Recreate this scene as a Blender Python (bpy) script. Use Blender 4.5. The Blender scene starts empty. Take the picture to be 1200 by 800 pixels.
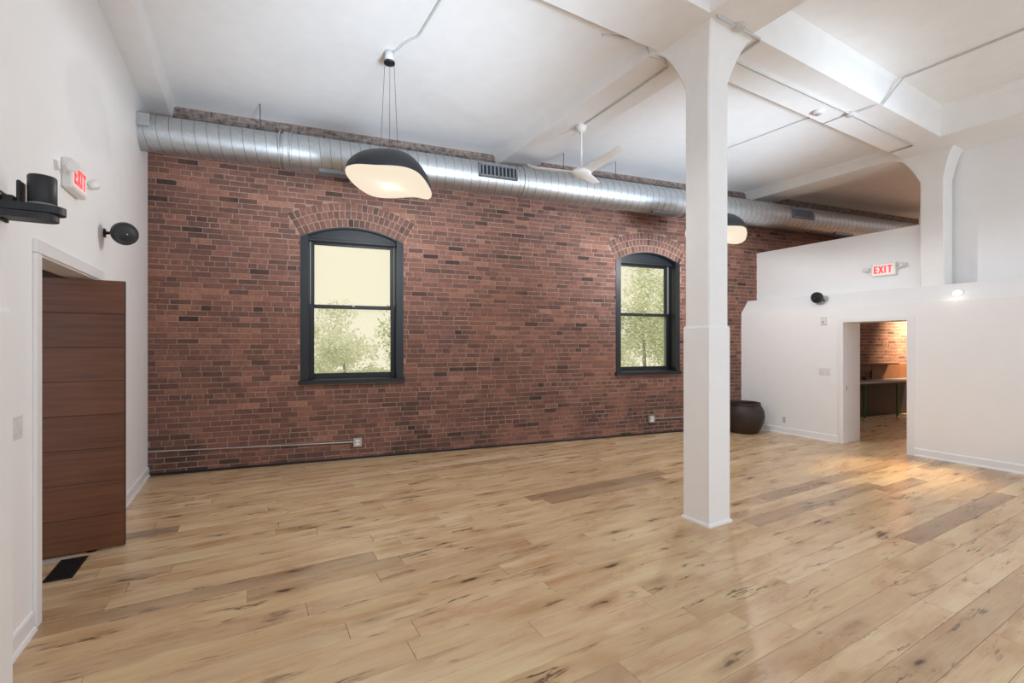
import bpy, math, random
from math import sin, cos, pi, radians, sqrt, atan2
from mathutils import Vector
random.seed(11)
S = bpy.context.scene
COL = S.collection

# ------------------------------------------------------------------ camera, sky, exposure
CAM_H = 1.55
cd = bpy.data.cameras.new('camera'); cam = bpy.data.objects.new('camera', cd); COL.objects.link(cam)
cd.sensor_fit = 'HORIZONTAL'; cd.sensor_width = 36.0; cd.lens = 543.0 / 1200 * 36
cd.shift_y = 2.0 / 1200; cd.clip_start = 0.05; cd.clip_end = 300
cam.location = (0, 0, CAM_H); cam.rotation_euler = (pi / 2, 0, -math.atan(310 / 543.0))
S.camera = cam
S.view_settings.view_transform = 'Standard'; S.view_settings.look = 'None'
S.view_settings.gamma = 1.0; S.view_settings.use_curve_mapping = False
S.view_settings.exposure = 0.08
S.cycles.use_denoising = True
S.cycles.max_bounces = 12; S.cycles.diffuse_bounces = 7; S.cycles.transparent_max_bounces = 16
S.cycles.caustics_reflective = False; S.cycles.caustics_refractive = False
S.cycles.sample_clamp_indirect = 6.0
W = bpy.data.worlds.new('overcast_sky'); S.world = W; W.use_nodes = True
bg = W.node_tree.nodes['Background']; bg.inputs[0].default_value = (0.88, 0.96, 1.06, 1); bg.inputs[1].default_value = 1.24

# fill spots added behind the camera to brighten the ceiling, no fixtures there
FILL_SPOTS = [((1.55, -1.3, .75), (1.35, 5.8, 4.36), 2100), ((5.5, -1.3, .75), (5.6, 5.8, 4.36), 2100)]
for (p_, q_, w_) in FILL_SPOTS:
    ul = bpy.data.lights.new('added_ceiling_fill', 'SPOT'); ul.energy = w_; ul.color = (.80, .95, 1.11)
    ul.spot_size = radians(41); ul.spot_blend = 1.0; ul.shadow_soft_size = .7
    uo = bpy.data.objects.new('added_ceiling_fill', ul); COL.objects.link(uo); uo.location = p_
    uo.rotation_euler = (Vector(q_) - Vector(p_)).to_track_quat('-Z', 'Y').to_euler()

# ------------------------------------------------------------------ helpers
def lin(c):
    return tuple((v / 255 / 12.92 if v / 255 <= .04045 else ((v / 255 + .055) / 1.055) ** 2.4) for v in c)

class MB:
    def __init__(s): s.v = []; s.f = []; s.m = []; s.sm = []
    def add(s, vs, fs, smooth=False):
        b = len(s.v); s.v += [tuple(v) for v in vs]
        for f in fs: s.f.append(tuple(b + i for i in f)); s.sm.append(smooth)
        return s
    def box(s, x0, x1, y0, y1, z0, z1, ch=0.0):
        if ch <= 0:
            vs = [(x, y, z) for z in (z0, z1) for y in (y0, y1) for x in (x0, x1)]
            return s.add(vs, [(0, 2, 3, 1), (4, 5, 7, 6), (0, 1, 5, 4), (1, 3, 7, 5), (3, 2, 6, 7), (2, 0, 4, 6)])
        # chamfered box: 24 vertices
        X = (x0, x1); Y = (y0, y1); Z = (z0, z1); vs = []; idx = {}
        for i in (0, 1):
            for j in (0, 1):
                for k in (0, 1):
                    sx, sy, sz = (1 if i == 0 else -1), (1 if j == 0 else -1), (1 if k == 0 else -1)
                    for ax in range(3):
                        p = [X[i], Y[j], Z[k]]
                        d = [sx * ch, sy * ch, sz * ch]; d[ax] = 0
                        idx[(i, j, k, ax)] = len(vs); vs.append((p[0] + d[0], p[1] + d[1], p[2] + d[2]))
        fs = []
        for ax in range(3):
            for e in (0, 1):
                o = [a for a in range(3) if a != ax]; q = []
                for (a, b) in ((0, 0), (1, 0), (1, 1), (0, 1)):
                    t = [0, 0, 0]; t[ax] = e; t[o[0]] = a; t[o[1]] = b; q.append(idx[(t[0], t[1], t[2], ax)])
                flip = (e == 0) != (ax == 1)
                fs.append(tuple(q[::-1]) if flip else tuple(q))
        for ax in range(3):
            o = [a for a in range(3) if a != ax]
            for a in (0, 1):
                for b in (0, 1):
                    t0 = [0, 0, 0]; t0[o[0]] = a; t0[o[1]] = b; t1 = list(t0); t1[ax] = 1
                    fs.append((idx[(*t0, o[0])], idx[(*t1, o[0])], idx[(*t1, o[1])], idx[(*t0, o[1])]))
        for i in (0, 1):
            for j in (0, 1):
                for k in (0, 1): fs.append((idx[(i, j, k, 0)], idx[(i, j, k, 1)], idx[(i, j, k, 2)]))
        return s.add(vs, fs)
    def tube(s, pts, r, n=10, caps=True):
        pts = [Vector(p) for p in pts]; rings = []; prev = None
        for i, p in enumerate(pts):
            t = (pts[min(i + 1, len(pts) - 1)] - pts[max(i - 1, 0)]).normalized()
            if prev is None:
                a = Vector((0, 0, 1)) if abs(t.z) < .9 else Vector((1, 0, 0))
                prev = (a - t * a.dot(t)).normalized()
            else: prev = (prev - t * prev.dot(t)).normalized()
            b = t.cross(prev); rr = r[i] if isinstance(r, (list, tuple)) else r
            rings.append([p + prev * (rr * cos(2 * pi * k / n)) + b * (rr * sin(2 * pi * k / n)) for k in range(n)])
        vs = [q for g in rings for q in g]
        fs = [(i * n + k, i * n + (k + 1) % n, (i + 1) * n + (k + 1) % n, (i + 1) * n + k) for i in range(len(pts) - 1) for k in range(n)]
        s.add(vs, fs, True)
        if caps:
            s.add(rings[0], [tuple(range(n))[::-1]]); s.add(rings[-1], [tuple(range(n))])
        return s
    def lathe(s, prof, n=32, c=(0, 0, 0), axis='z'):
        vs = []
        for r, z in prof:
            for k in range(n):
                a = 2 * pi * k / n; x, y = r * cos(a), r * sin(a)
                p = (x, y, z) if axis == 'z' else ((z, x, y) if axis == 'x' else (y, z, x))
                vs.append((p[0] + c[0], p[1] + c[1], p[2] + c[2]))
        fs = [(i * n + k, i * n + (k + 1) % n, (i + 1) * n + (k + 1) % n, (i + 1) * n + k) for i in range(len(prof) - 1) for k in range(n)]
        return s.add(vs, fs, True)
    def prism(s, poly, fn0, fn1):
        """polygon (2D) swept between two mappings 2D->3D"""
        n = len(poly); vs = [fn0(*p) for p in poly] + [fn1(*p) for p in poly]
        return s.add(vs, [tuple(range(n))[::-1], tuple(range(n, 2 * n))] + [(i, (i + 1) % n, n + (i + 1) % n, n + i) for i in range(n)])
    def loft(s, rings, smooth=False, caps=True):
        n = len(rings[0]); vs = [p for r in rings for p in r]
        s.add(vs, [(i * n + k, i * n + (k + 1) % n, (i + 1) * n + (k + 1) % n, (i + 1) * n + k) for i in range(len(rings) - 1) for k in range(n)], smooth)
        if caps: s.add(rings[0], [tuple(range(n))[::-1]]); s.add(rings[-1], [tuple(range(n))])
        return s
    def mesh(s, name, mat, recalc=True):
        me = bpy.data.meshes.new(name); me.from_pydata(s.v, [], s.f)
        me.polygons.foreach_set('use_smooth', s.sm)
        if mat: me.materials.append(mat)
        if recalc:
            import bmesh
            bm = bmesh.new(); bm.from_mesh(me); bmesh.ops.recalc_face_normals(bm, faces=bm.faces); bm.to_mesh(me); bm.free()
        me.update(); return me
    def build(s, name, mat, parent=None, recalc=True):
        return obj(name, s.mesh(name, mat, recalc), parent)

def obj(name, me, parent=None):
    o = bpy.data.objects.new(name, me); COL.objects.link(o)
    if parent: o.parent = parent
    return o
def tag(o, label=None, cat=None, group=None, kind=None):
    if label: o['label'] = label
    if cat: o['category'] = cat
    if group: o['group'] = group
    if kind: o['kind'] = kind
    return o
def empty(name, loc=(0, 0, 0), rz=0.0):
    o = bpy.data.objects.new(name, None); COL.objects.link(o); o.location = loc; o.rotation_euler = (0, 0, rz)
    o.empty_display_size = .1; return o

# ------------------------------------------------------------------ materials
class NT:
    def __init__(s, name):
        s.mat = bpy.data.materials.new(name); s.mat.use_nodes = True; s.t = s.mat.node_tree; s.n = s.t.nodes
        s.p = s.n['Principled BSDF']
    def new(s, typ, **kw):
        nd = s.n.new(typ)
        for k, v in kw.items(): setattr(nd, k, v)
        return nd
    def l(s, a, b): s.t.links.new(a, b)
    def val(s, sock, v):
        if hasattr(v, 'is_output'): s.l(v, sock)
        else: sock.default_value = v
    def math(s, op, a, b=0.0, c=None, clamp=False):
        nd = s.new('ShaderNodeMath', operation=op, use_clamp=clamp); s.val(nd.inputs[0], a); s.val(nd.inputs[1], b)
        if c is not None: s.val(nd.inputs[2], c)
        return nd.outputs[0]
    def mix(s, fac, a, b, mode='MIX'):
        nd = s.new('ShaderNodeMix', data_type='RGBA', blend_type=mode); s.val(nd.inputs[0], fac)
        s.val(nd.inputs[6], a if hasattr(a, 'is_output') else (*a, 1)); s.val(nd.inputs[7], b if hasattr(b, 'is_output') else (*b, 1))
        return nd.outputs[2]
    def ramp(s, fac, stops):
        nd = s.new('ShaderNodeValToRGB'); r = nd.color_ramp
        while len(r.elements) < len(stops): r.elements.new(.5)
        for e, (p, c) in zip(r.elements, stops):
            e.position = p; e.color = (*c, 1) if isinstance(c, tuple) else (c, c, c, 1)
        s.l(fac, nd.inputs[0]); return nd.outputs[0]
    def noise(s, vec, scale, detail=3, rough=.55, dist=0.0):
        nd = s.new('ShaderNodeTexNoise'); nd.inputs['Scale'].default_value = scale; nd.inputs['Detail'].default_value = detail
        nd.inputs['Roughness'].default_value = rough; nd.inputs['Distortion'].default_value = dist
        if vec is not None: s.l(vec, nd.inputs['Vector'])
        return nd.outputs['Fac']
    def mapping(s, vec, scale=(1, 1, 1), loc=None):
        nd = s.new('ShaderNodeMapping'); s.l(vec, nd.inputs[0]); nd.inputs['Scale'].default_value = scale
        if loc is not None: s.val(nd.inputs['Location'], loc)
        return nd.outputs[0]
    def pos(s): return s.new('ShaderNodeNewGeometry').outputs['Position']
    def bump(s, h, strength=.2, dist=.01):
        b = s.new('ShaderNodeBump'); b.inputs['Strength'].default_value = strength; b.inputs['Distance'].default_value = dist
        s.l(h, b.inputs['Height']); s.l(b.outputs[0], s.p.inputs['Normal'])

def plain(name, rgb, rough=.5, metal=0.0, spec=.5, var=.0, bump=0.0, scale=8):
    t = NT(name); t.p.inputs['Roughness'].default_value = rough; t.p.inputs['Metallic'].default_value = metal
    t.p.inputs['Specular IOR Level'].default_value = spec
    c = lin(rgb); t.p.inputs['Base Color'].default_value = (*c, 1)
    if var or bump:
        n = t.noise(t.pos(), scale, 4)
        if var: t.l(t.ramp(n, [(.25, tuple(v * (1 - var) for v in c)), (.75, tuple(min(1, v * (1 + var)) for v in c))]), t.p.inputs['Base Color'])
        if bump: t.bump(n, bump, .01)
    return t.mat
def emitter(name, rgb, strength, base=None):
    t = NT(name); t.p.inputs['Base Color'].default_value = (*lin(base or rgb), 1)
    t.p.inputs['Emission Color'].default_value = (*lin(rgb), 1); t.p.inputs['Emission Strength'].default_value = strength
    return t.mat

M = {}
M['wall'] = plain('white_wall_paint', (243, 243, 243), .55, var=.012, bump=.03, scale=5)
M['concrete'] = plain('painted_concrete', (244, 244, 243), .6, var=.025, bump=.12, scale=6)
M['trim'] = plain('white_trim_gloss', (240, 240, 241), .3)
M['black_frame'] = plain('black_blue_window_paint', (19, 23, 29), .42, var=.15, scale=9)
M['black'] = plain('black_plastic', (24, 25, 28), .42)
M['black_metal'] = plain('black_powder_coat', (30, 32, 36), .48)
M['grille_black'] = plain('black_register', (14, 14, 15), .5)
M['fan_white'] = plain('fan_white', (236, 236, 234), .35)
M['white_plastic'] = plain('white_plastic', (226, 226, 224), .35)
M['grey_plastic'] = plain('outlet_grey', (178, 176, 170), .4)
M['conduit'] = plain('painted_conduit', (205, 205, 203), .45)
M['conduit_metal'] = plain('galvanised_conduit', (185, 182, 178), .35, metal=.6)
M['wire'] = plain('steel_wire', (90, 90, 92), .35, metal=.8)
M['chrome'] = plain('brushed_steel', (190, 190, 192), .25, metal=1)
M['pot'] = plain('brown_glaze', (52, 38, 31), .55, var=.25, bump=.1, scale=7)
M['soil'] = plain('pot_inside', (28, 20, 18), .9)
M['bulb'] = emitter('pendant_diffuser', (255, 238, 212), .90, (16, 15, 14))
M['bulb'].node_tree.nodes['Principled BSDF'].inputs['Specular IOR Level'].default_value = 0
M['downlight'] = emitter('downlight_lens', (255, 244, 225), 4.0)
M['exit_red'] = emitter('exit_red', (240, 92, 98), .55, (222, 80, 86))
M['exit_face'] = emitter('exit_face', (250, 216, 214), .22, (232, 226, 222))
M['counter_top'] = plain('counter_grey', (150, 146, 142), .35)
M['green_leg'] = plain('green_leg_paint', (52, 92, 48), .4)
M['dark_panel'] = plain('dark_panel', (46, 38, 40), .5)
M['brown_board'] = plain('brown_board', (120, 78, 52), .55, var=.2, scale=6)
M['grey_board'] = plain('grey_board', (120, 110, 105), .5)
M['hall'] = plain('hall_plaster', (132, 106, 90), .7, var=.25, scale=5)
M['mortar'] = plain('mortar', (158, 132, 116), .9, var=.28, bump=.3, scale=30)
M['trunk'] = plain('bark', (96, 84, 70), .9)
M['liner'] = plain('jamb_liner', (150, 150, 146), .5)
M['ground'] = plain('outside_ground', (150, 160, 120), .9, var=.2, scale=.5)
for i, c in enumerate([(168, 196, 104), (218, 226, 190), (230, 235, 212)]):  # paler second and third tones put outdoor haze and overexposure into the leaf colour
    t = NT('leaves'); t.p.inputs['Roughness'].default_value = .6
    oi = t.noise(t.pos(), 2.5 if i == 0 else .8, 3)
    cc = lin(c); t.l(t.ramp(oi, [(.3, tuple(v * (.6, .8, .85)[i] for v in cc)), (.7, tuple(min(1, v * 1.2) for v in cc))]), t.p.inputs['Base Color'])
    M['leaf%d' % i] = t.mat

def make_glass():
    t = NT('dusty_window_glass'); t.n.remove(t.p)
    tr = t.new('ShaderNodeBsdfTransparent'); tr.inputs[0].default_value = (1.0, .925, .775, 1)
    tl = t.new('ShaderNodeBsdfTranslucent'); tl.inputs[0].default_value = (.85, .79, .66, 1)
    gl = t.new('ShaderNodeBsdfGlossy'); gl.inputs['Roughness'].default_value = .03; gl.inputs[0].default_value = (1, 1, 1, 1)
    fr = t.new('ShaderNodeFresnel'); fr.inputs[0].default_value = 1.012
    m1 = t.new('ShaderNodeMixShader'); m1.inputs[0].default_value = .20; t.l(tr.outputs[0], m1.inputs[1]); t.l(tl.outputs[0], m1.inputs[2])
    m2 = t.new('ShaderNodeMixShader'); t.l(fr.outputs[0], m2.inputs[0]); t.l(m1.outputs[0], m2.inputs[1]); t.l(gl.outputs[0], m2.inputs[2])
    t.l(m2.outputs[0], t.n['Material Output'].inputs[0]); return t.mat
M['glass'] = make_glass()

def make_brick():
    t = NT('old_red_brick'); P = t.pos()
    a = t.new('ShaderNodeAttribute', attribute_name='tint').outputs['Fac']
    L = lambda *c: lin(c)
    base = t.ramp(a, [(0, L(62, 46, 43)), (.12, L(84, 58, 50)), (.35, L(112, 72, 59)), (.6, L(128, 79, 62)), (.85, L(143, 86, 64)), (1, L(160, 104, 76))])
    n1 = t.noise(P, 22, 6, .7); base = t.mix(.8, base, t.ramp(n1, [(.25, .30), (.75, .72)]), 'OVERLAY')
    # large soft drifts of tone: purplish and orange patches
    n2 = t.noise(P, .9, 3); base = t.mix(t.math('MULTIPLY', t.ramp(n2, [(.52, 0.0), (.72, 1.0)]), .30), base, L(124, 84, 82))
    n2b = t.noise(t.mapping(P, (1, 1, 1), (7.3, 2.1, 4.4)), 1.3, 3); base = t.mix(t.math('MULTIPLY', t.ramp(n2b, [(.5, 0.0), (.7, 1.0)]), .35), base, L(150, 88, 58))
    # soot stains
    n3 = t.noise(t.mapping(P, (1, 1, 1.3), (3, 9, 1)), 1.7, 4, .6)
    sz = t.new('ShaderNodeSeparateXYZ'); t.l(P, sz.inputs[0]); Z = sz.outputs[2]
    low = t.new('ShaderNodeMapRange'); t.l(Z, low.inputs[0])
    for k, v in zip((1, 2, 3, 4), (0.1, 1.5, 1.0, .18)): low.inputs[k].default_value = v
    st = t.math('MULTIPLY', t.ramp(n3, [(.42, 0.0), (.60, 1.0)]), low.outputs[0])
    base = t.mix(t.math('MULTIPLY', st, .72), base, L(58, 48, 44))
    # pale mortar smears and paint flecks
    n4 = t.noise(t.mapping(P, (1, 1, 2.2)), 7, 6, .7)
    n5 = t.noise(P, .8, 2)
    fl = t.math('MULTIPLY', t.ramp(n4, [(.63, 0.0), (.70, 1.0)]), t.ramp(n5, [(.45, 0.1), (.65, 1.0)]))
    base = t.mix(t.math('MULTIPLY', fl, .6), base, L(176, 156, 142))
    # cement-smeared band along the head of the wall
    nz = t.math('ADD', Z, t.math('MULTIPLY', t.math('SUBTRACT', t.noise(P, 5, 5), .5), .35))
    band = t.new('ShaderNodeMapRange'); t.l(nz, band.inputs[0])
    for k, v in zip((1, 2, 3, 4), (4.10, 4.2, 0.0, .8)): band.inputs[k].default_value = v
    base = t.mix(band.outputs[0], base, t.ramp(t.noise(P, 18, 5, .7), [(.35, L(70, 62, 57)), (.6, L(150, 142, 136))]))
    hs = t.new('ShaderNodeHueSaturation'); hs.inputs['Saturation'].default_value = .83; hs.inputs['Value'].default_value = 1.02; t.l(base, hs.inputs['Color']); base = hs.outputs[0]
    t.l(base, t.p.inputs['Base Color']); t.p.inputs['Roughness'].default_value = .8; t.p.inputs['Specular IOR Level'].default_value = .3
    t.bump(t.noise(P, 60, 5, .7), .35, .006); return t.mat
M['brick'] = make_brick()

def make_floor():
    t = NT('character_oak'); L = lambda *c: lin(c)
    oi = t.new('ShaderNodeObjectInfo'); rnd = oi.outputs['Random']
    tc = t.new('ShaderNodeTexCoord').outputs['Object']
    cx = t.new('ShaderNodeCombineXYZ'); t.val(cx.inputs[0], t.math('MULTIPLY', rnd, 91.0)); t.val(cx.inputs[1], t.math('MULTIPLY', rnd, 37.0)); t.val(cx.inputs[2], t.math('MULTIPLY', rnd, 13.0))
    ad = t.new('ShaderNodeVectorMath', operation='ADD'); t.l(tc, ad.inputs[0]); t.l(cx.outputs[0], ad.inputs[1]); V = ad.outputs[0]
    base = t.ramp(rnd, [(0, L(164, 135, 110)), (.05, L(180, 151, 120)), (.11, L(204, 174, 138)), (.45, L(216, 188, 149)), (.75, L(208, 178, 136)), (1, L(224, 199, 164))])
    # broad cathedral tone drift
    b1 = t.noise(t.mapping(V, (.9, 7, 1)), 1.6, 4, .6, .6)
    base = t.mix(.75, base, t.ramp(b1, [(.28, .33), (.72, .60)]), 'OVERLAY')
    b2 = t.noise(t.mapping(V, (1.6, 4, 1), (4, 4, 4)), 1.2, 3)
    base = t.mix(t.math('MULTIPLY', t.ramp(b2, [(.48, 0.0), (.70, 1.0)]), .6), base, L(174, 130, 86))
    # fine grain
    g = t.noise(t.mapping(V, (3.5, 110, 1)), 1.0, 4, .65)
    base = t.mix(.22, base, t.ramp(g, [(.3, .25), (.7, .68)]), 'OVERLAY')
    # knots: stretched cells, only some of them dark
    vo = t.new('ShaderNodeTexVoronoi'); vo.inputs['Scale'].default_value = 1.0; vo.inputs['Randomness'].default_value = 1.0
    wv = t.new('ShaderNodeVectorMath', operation='ADD'); t.l(t.mapping(V, (1.9, 7.5, 1)), wv.inputs[0])
    wn = t.new('ShaderNodeTexNoise'); wn.inputs['Scale'].default_value = 9; t.l(V, wn.inputs['Vector'])
    ws = t.new('ShaderNodeVectorMath', operation='SCALE'); t.l(wn.outputs['Color'], ws.inputs[0]); ws.inputs['Scale'].default_value = .30
    t.l(ws.outputs[0], wv.inputs[1]); t.l(wv.outputs[0], vo.inputs['Vector'])
    d = vo.outputs['Distance']; sel = t.new('ShaderNodeSeparateColor'); t.l(vo.outputs['Color'], sel.inputs[0])
    pick = t.math('GREATER_THAN', sel.outputs[0], .50)
    halo = t.math('MULTIPLY', t.ramp(d, [(.05, 1.0), (.40, 0.0)]), pick)
    core = t.math('MULTIPLY', t.ramp(d, [(.07, 1.0), (.15, 0.0)]), t.math('GREATER_THAN', sel.outputs[0], .62))
    base = t.mix(t.math('MULTIPLY', halo, .6), base, L(140, 100, 66))
    # dark checks running with the grain
    c1 = t.noise(t.mapping(V, (1.1, 9, 1), (2, 7, 1)), 1.0, 5, .62, .4)
    ck = t.ramp(t.math('ABSOLUTE', t.math('SUBTRACT', c1, .5)), [(.005, 1.0), (.022, 0.0)])
    cm = t.ramp(t.noise(t.mapping(V, (2.2, 6, 1), (9, 1, 1)), 1.3, 2), [(.56, 0.0), (.66, 1.0)])
    crack = t.math('MULTIPLY', ck, cm)
    dark = t.math('MAXIMUM', core, crack)
    base = t.mix(t.math('MULTIPLY', dark, .85), base, L(52, 38, 30))
    t.l(base, t.p.inputs['Base Color'])
    t.l(t.ramp(b1, [(.2, .24), (.8, .34)]), t.p.inputs['Roughness']); t.p.inputs['Specular IOR Level'].default_value = .6
    t.bump(t.math('SUBTRACT', t.math('MULTIPLY', g, .25), dark), .12, .004); return t.mat
M['oak'] = make_floor()

def make_doorwood():
    t = NT('stained_mahogany'); L = lambda *c: lin(c)
    oi = t.new('ShaderNodeObjectInfo'); rnd = oi.outputs['Random']
    P = t.new('ShaderNodeTexCoord').outputs['Object']
    cx = t.new('ShaderNodeCombineXYZ'); t.val(cx.inputs[0], t.math('MULTIPLY', rnd, 31.0)); t.val(cx.inputs[2], t.math('MULTIPLY', rnd, 57.0))
    ad = t.new('ShaderNodeVectorMath', operation='ADD'); t.l(P, ad.inputs[0]); t.l(cx.outputs[0], ad.inputs[1])
    n = t.noise(t.mapping(ad.outputs[0], (1.2, 1, 22)), 1.5, 5, .6)
    base = t.ramp(n, [(.25, L(80, 44, 26)), (.5, L(104, 60, 34)), (.75, L(120, 72, 42))])
    base = t.mix(.5, base, t.ramp(rnd, [(0, .40), (1, .56)]), 'OVERLAY')
    t.l(base, t.p.inputs['Base Color']); t.p.inputs['Roughness'].default_value = .42; return t.mat
M['door_wood'] = make_doorwood()
M['door_edge'] = plain('door_edge', (40, 26, 22), .5)

def make_galv():
    t = NT('galvanised_sheet'); P = t.pos()
    n = t.new('ShaderNodeTexVoronoi'); n.inputs['Scale'].default_value = 34; t.l(P, n.inputs['Vector'])
    s_ = t.new('ShaderNodeSeparateColor'); t.l(n.outputs['Color'], s_.inputs[0])
    c = t.ramp(s_.outputs[0], [(0, lin((190, 194, 197))), (1, lin((200, 204, 206)))])
    t.l(c, t.p.inputs['Base Color']); t.p.inputs['Metallic'].default_value = 1.0
    t.l(t.ramp(t.noise(P, 3, 3), [(.3, .44), (.7, .48)]), t.p.inputs['Roughness']); return t.mat
M['galv'] = make_galv()
M['galv_dark'] = plain('galvanised_seam', (120, 124, 128), .45, metal=.9)
M['vent_grey'] = plain('register_grey', (128, 131, 138), .45, metal=.3)
M['vent_hole'] = plain('register_dark', (38, 40, 46), .7)

# ------------------------------------------------------------------ dimensions of the place
XL = -1.01                       # face of the left wall
XR = 7.98                        # face of the right wall
ANG = radians(9.0)               # the brick wall stands askew to the column grid
WP = Vector((XL, 6.80, 0)); WU = Vector((cos(ANG), -sin(ANG), 0)); WN = Vector((-sin(ANG), -cos(ANG), 0))   # WN points into the room
def wy(x): return 6.80 - (x - XL) * math.tan(ANG)
SOF = 4.20; CEIL_R = 4.36; CEIL_F = 4.57; BACK = -2.6; CBACK = -1.0; LBACK = -2.4; RBACK = -1.0

# ------------------------------------------------------------------ floor
fl = MB()
fl.box(-3.2, 14.2, BACK, 7.4, -.20, -.012)
floor = tag(fl.build('floor', M['oak']), 'knotty light oak plank floor running through the whole loft', 'floor', kind='structure')
PW = .165; n_pl = 0
row = 0; y = .55
plank_parts = []
while y < 6.85:
    y1 = y + PW; xs = -1.17; xe = 8.6
    if 3.55 <= y + PW / 2 <= 4.72: xs = -1.9
    if y > 2.2 and y < 5.3: xe = 13.3
    # stop at the skewed brick wall
    lim = XL + (6.80 - y) / math.tan(ANG)
    xe = min(xe, lim)
    x = xs - random.uniform(0, 1.2)
    while x < xe:
        ln = random.choice((.9, 1.25, 1.6, 1.9, 2.2)) * random.uniform(.9, 1.1)
        a, b = max(x, xs), min(x + ln, xe)
        if b - a > .08: plank_parts.append((a, b, y, y1))
        x += ln
    y = y1
for (a, b, y0, y1) in plank_parts:
    mb = MB(); cx_, cy_ = (a + b) / 2, (y0 + y1) / 2; hx, hy = (b - a) / 2 - .0008, (y1 - y0) / 2 - .0008; c = .0022
    mb.loft([[(-hx, -hy, -.014), (hx, -hy, -.014), (hx, hy, -.014), (-hx, hy, -.014)],
             [(-hx, -hy, -c), (hx, -hy, -c), (hx, hy, -c), (-hx, hy, -c)],
             [(-hx + c, -hy + c, 0), (hx - c, -hy + c, 0), (hx - c, hy - c, 0), (-hx + c, hy - c, 0)]])
    o = mb.build('plank', M['oak'], floor); o.location = (cx_, cy_, 0)

# ------------------------------------------------------------------ brick wall with two arched openings
SMAX = 14.4; TOP = CEIL_R; TH = .34
WIN = [(1.625, 2.927), (6.378, 7.680)]
SPR, CRN, SILB = 2.93, 3.10, 1.015
HW = (WIN[0][1] - WIN[0][0]) / 2; RISE = CRN - SPR
AR = (HW * HW + RISE * RISE) / (2 * RISE); AZ = CRN - AR; HA = math.asin(HW / AR)
RING = 3; RH = .108; RO = AR + RING * RH
core = MB()
def slab(poly): core.prism(poly, lambda s, z: (s, 0, z), lambda s, z: (s, TH, z))
s_prev = 0
for (a, b) in WIN:
    slab([(s_prev, -.15), (a, -.15), (a, TOP), (s_prev, TOP)])
    slab([(a, -.15), (b, -.15), (b, SILB), (a, SILB)])
    N = 14; sc = (a + b) / 2
    arc = [(sc + AR * sin(-HA + 2 * HA * k / N), AZ + AR * cos(-HA + 2 * HA * k / N)) for k in range(N + 1)]
    for k in range(N): slab([arc[k], arc[k + 1], (arc[k + 1][0], TOP), (arc[k][0], TOP)])
    s_prev = b
slab([(s_prev, -.15), (SMAX, -.15), (SMAX, TOP), (s_prev, TOP)])
wall_back = core.build('wall_back', M['mortar'])
wall_back.location = WP; wall_back.rotation_euler = (0, 0, -ANG)
tag(wall_back, 'old red brick wall with pale mortar and two arched window openings', 'wall', kind='structure')

def excl(z):
    out = []
    for (a, b) in WIN:
        sc = (a + b) / 2
        if z < SILB: continue
        if z < SPR: w = HW
        elif z < AZ + RO * cos(HA): w = HW + (z - SPR) * math.tan(HA)
        elif z < AZ + RO: w = sqrt(max(0, RO * RO - (z - AZ) ** 2))
        else: continue
        out.append((sc - w - .004, sc + w + .004))
    return out
CRS = .0670; BH = .0583; bricks = []
r_ = 0; z = .004
while z < TOP - .02:
    hdr = (r_ % 8 == 5)
    L_ = .105 if hdr else .208; J = .009
    x = -random.uniform(0, .1) if hdr else -(L_ / 2 if r_ % 2 else 0.0) - random.uniform(0, .05)
    ex = excl(z + BH / 2)
    while x < SMAX:
        l = L_ * random.uniform(.94, 1.05)
        if not hdr and random.random() < .07: l = .1
        segs = [(max(x, 0.0), min(x + l, SMAX))]
        for (ea, eb) in ex:
            ns = []
            for (p, q) in segs:
                if q <= ea or p >= eb: ns.append((p, q)); continue
                if p < ea: ns.append((p, ea))
                if q > eb: ns.append((eb, q))
            segs = ns
        for (p, q) in segs:
            if q - p > .03: bricks.append((p, q, z + random.uniform(-.0015, .0015), min(z + BH + random.uniform(-.002, .002), TOP)))
        x += l + J
    z += CRS; r_ += 1
def brick_geo(w, h):
    """origin at the lower left of the mortar plane, face towards -y"""
    d = -random.uniform(.0015, .0065); k = random.uniform(.002, .0045)
    j = lambda: random.uniform(-.0012, .0012)
    return ([(0, .02, 0), (w, .02, 0), (w, .02, h), (0, .02, h),
             (0, d + k, 0), (w, d + k, 0), (w, d + k, h), (0, d + k, h),
             (k + j(), d, k + j()), (w - k + j(), d + j() * .8, k + j()), (w - k + j(), d, h - k + j()), (k + j(), d + j() * .8, h - k + j())],
            [(8, 9, 10, 11), (4, 5, 9, 8), (5, 6, 10, 9), (6, 7, 11, 10), (7, 4, 8, 11), (0, 1, 5, 4), (1, 2, 6, 5), (2, 3, 7, 6), (3, 0, 4, 7)])
def tintval():
    u = random.random()
    return random.uniform(.02, .16) if u < .045 else (random.uniform(.22, .42) if u < .30 else random.uniform(.38, .82) if u < .94 else random.uniform(.85, 1))
def set_tint(me, vals):
    at = me.attributes.new('tint', 'FLOAT', 'FACE'); at.data.foreach_set('value', vals)
Fd = Vector((sin(math.atan(310 / 543.0)), cos(math.atan(310 / 543.0)), 0))
def depth(b): return (WP + WU * ((b[0] + b[1]) / 2)).dot(Fd)
vis = sorted([b for b in bricks if .07 < b[2] < 3.56 and b[1] - b[0] > .15], key=depth)
single = vis[:300]; sset = set(single)
variants = []
for k in range(48):
    vs, fs = brick_geo(.208, BH); mb = MB(); mb.add(vs, fs); me = mb.mesh('brick', M['brick'], False); set_tint(me, [tintval()] * len(fs)); variants.append(me)
for b in single:
    o = obj('brick', random.choice(variants), wall_back); o.location = (b[0], 0, b[2]); o.scale = ((b[1] - b[0]) / .208, 1, (b[3] - b[2]) / BH)
mb = MB(); tv = []
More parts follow.
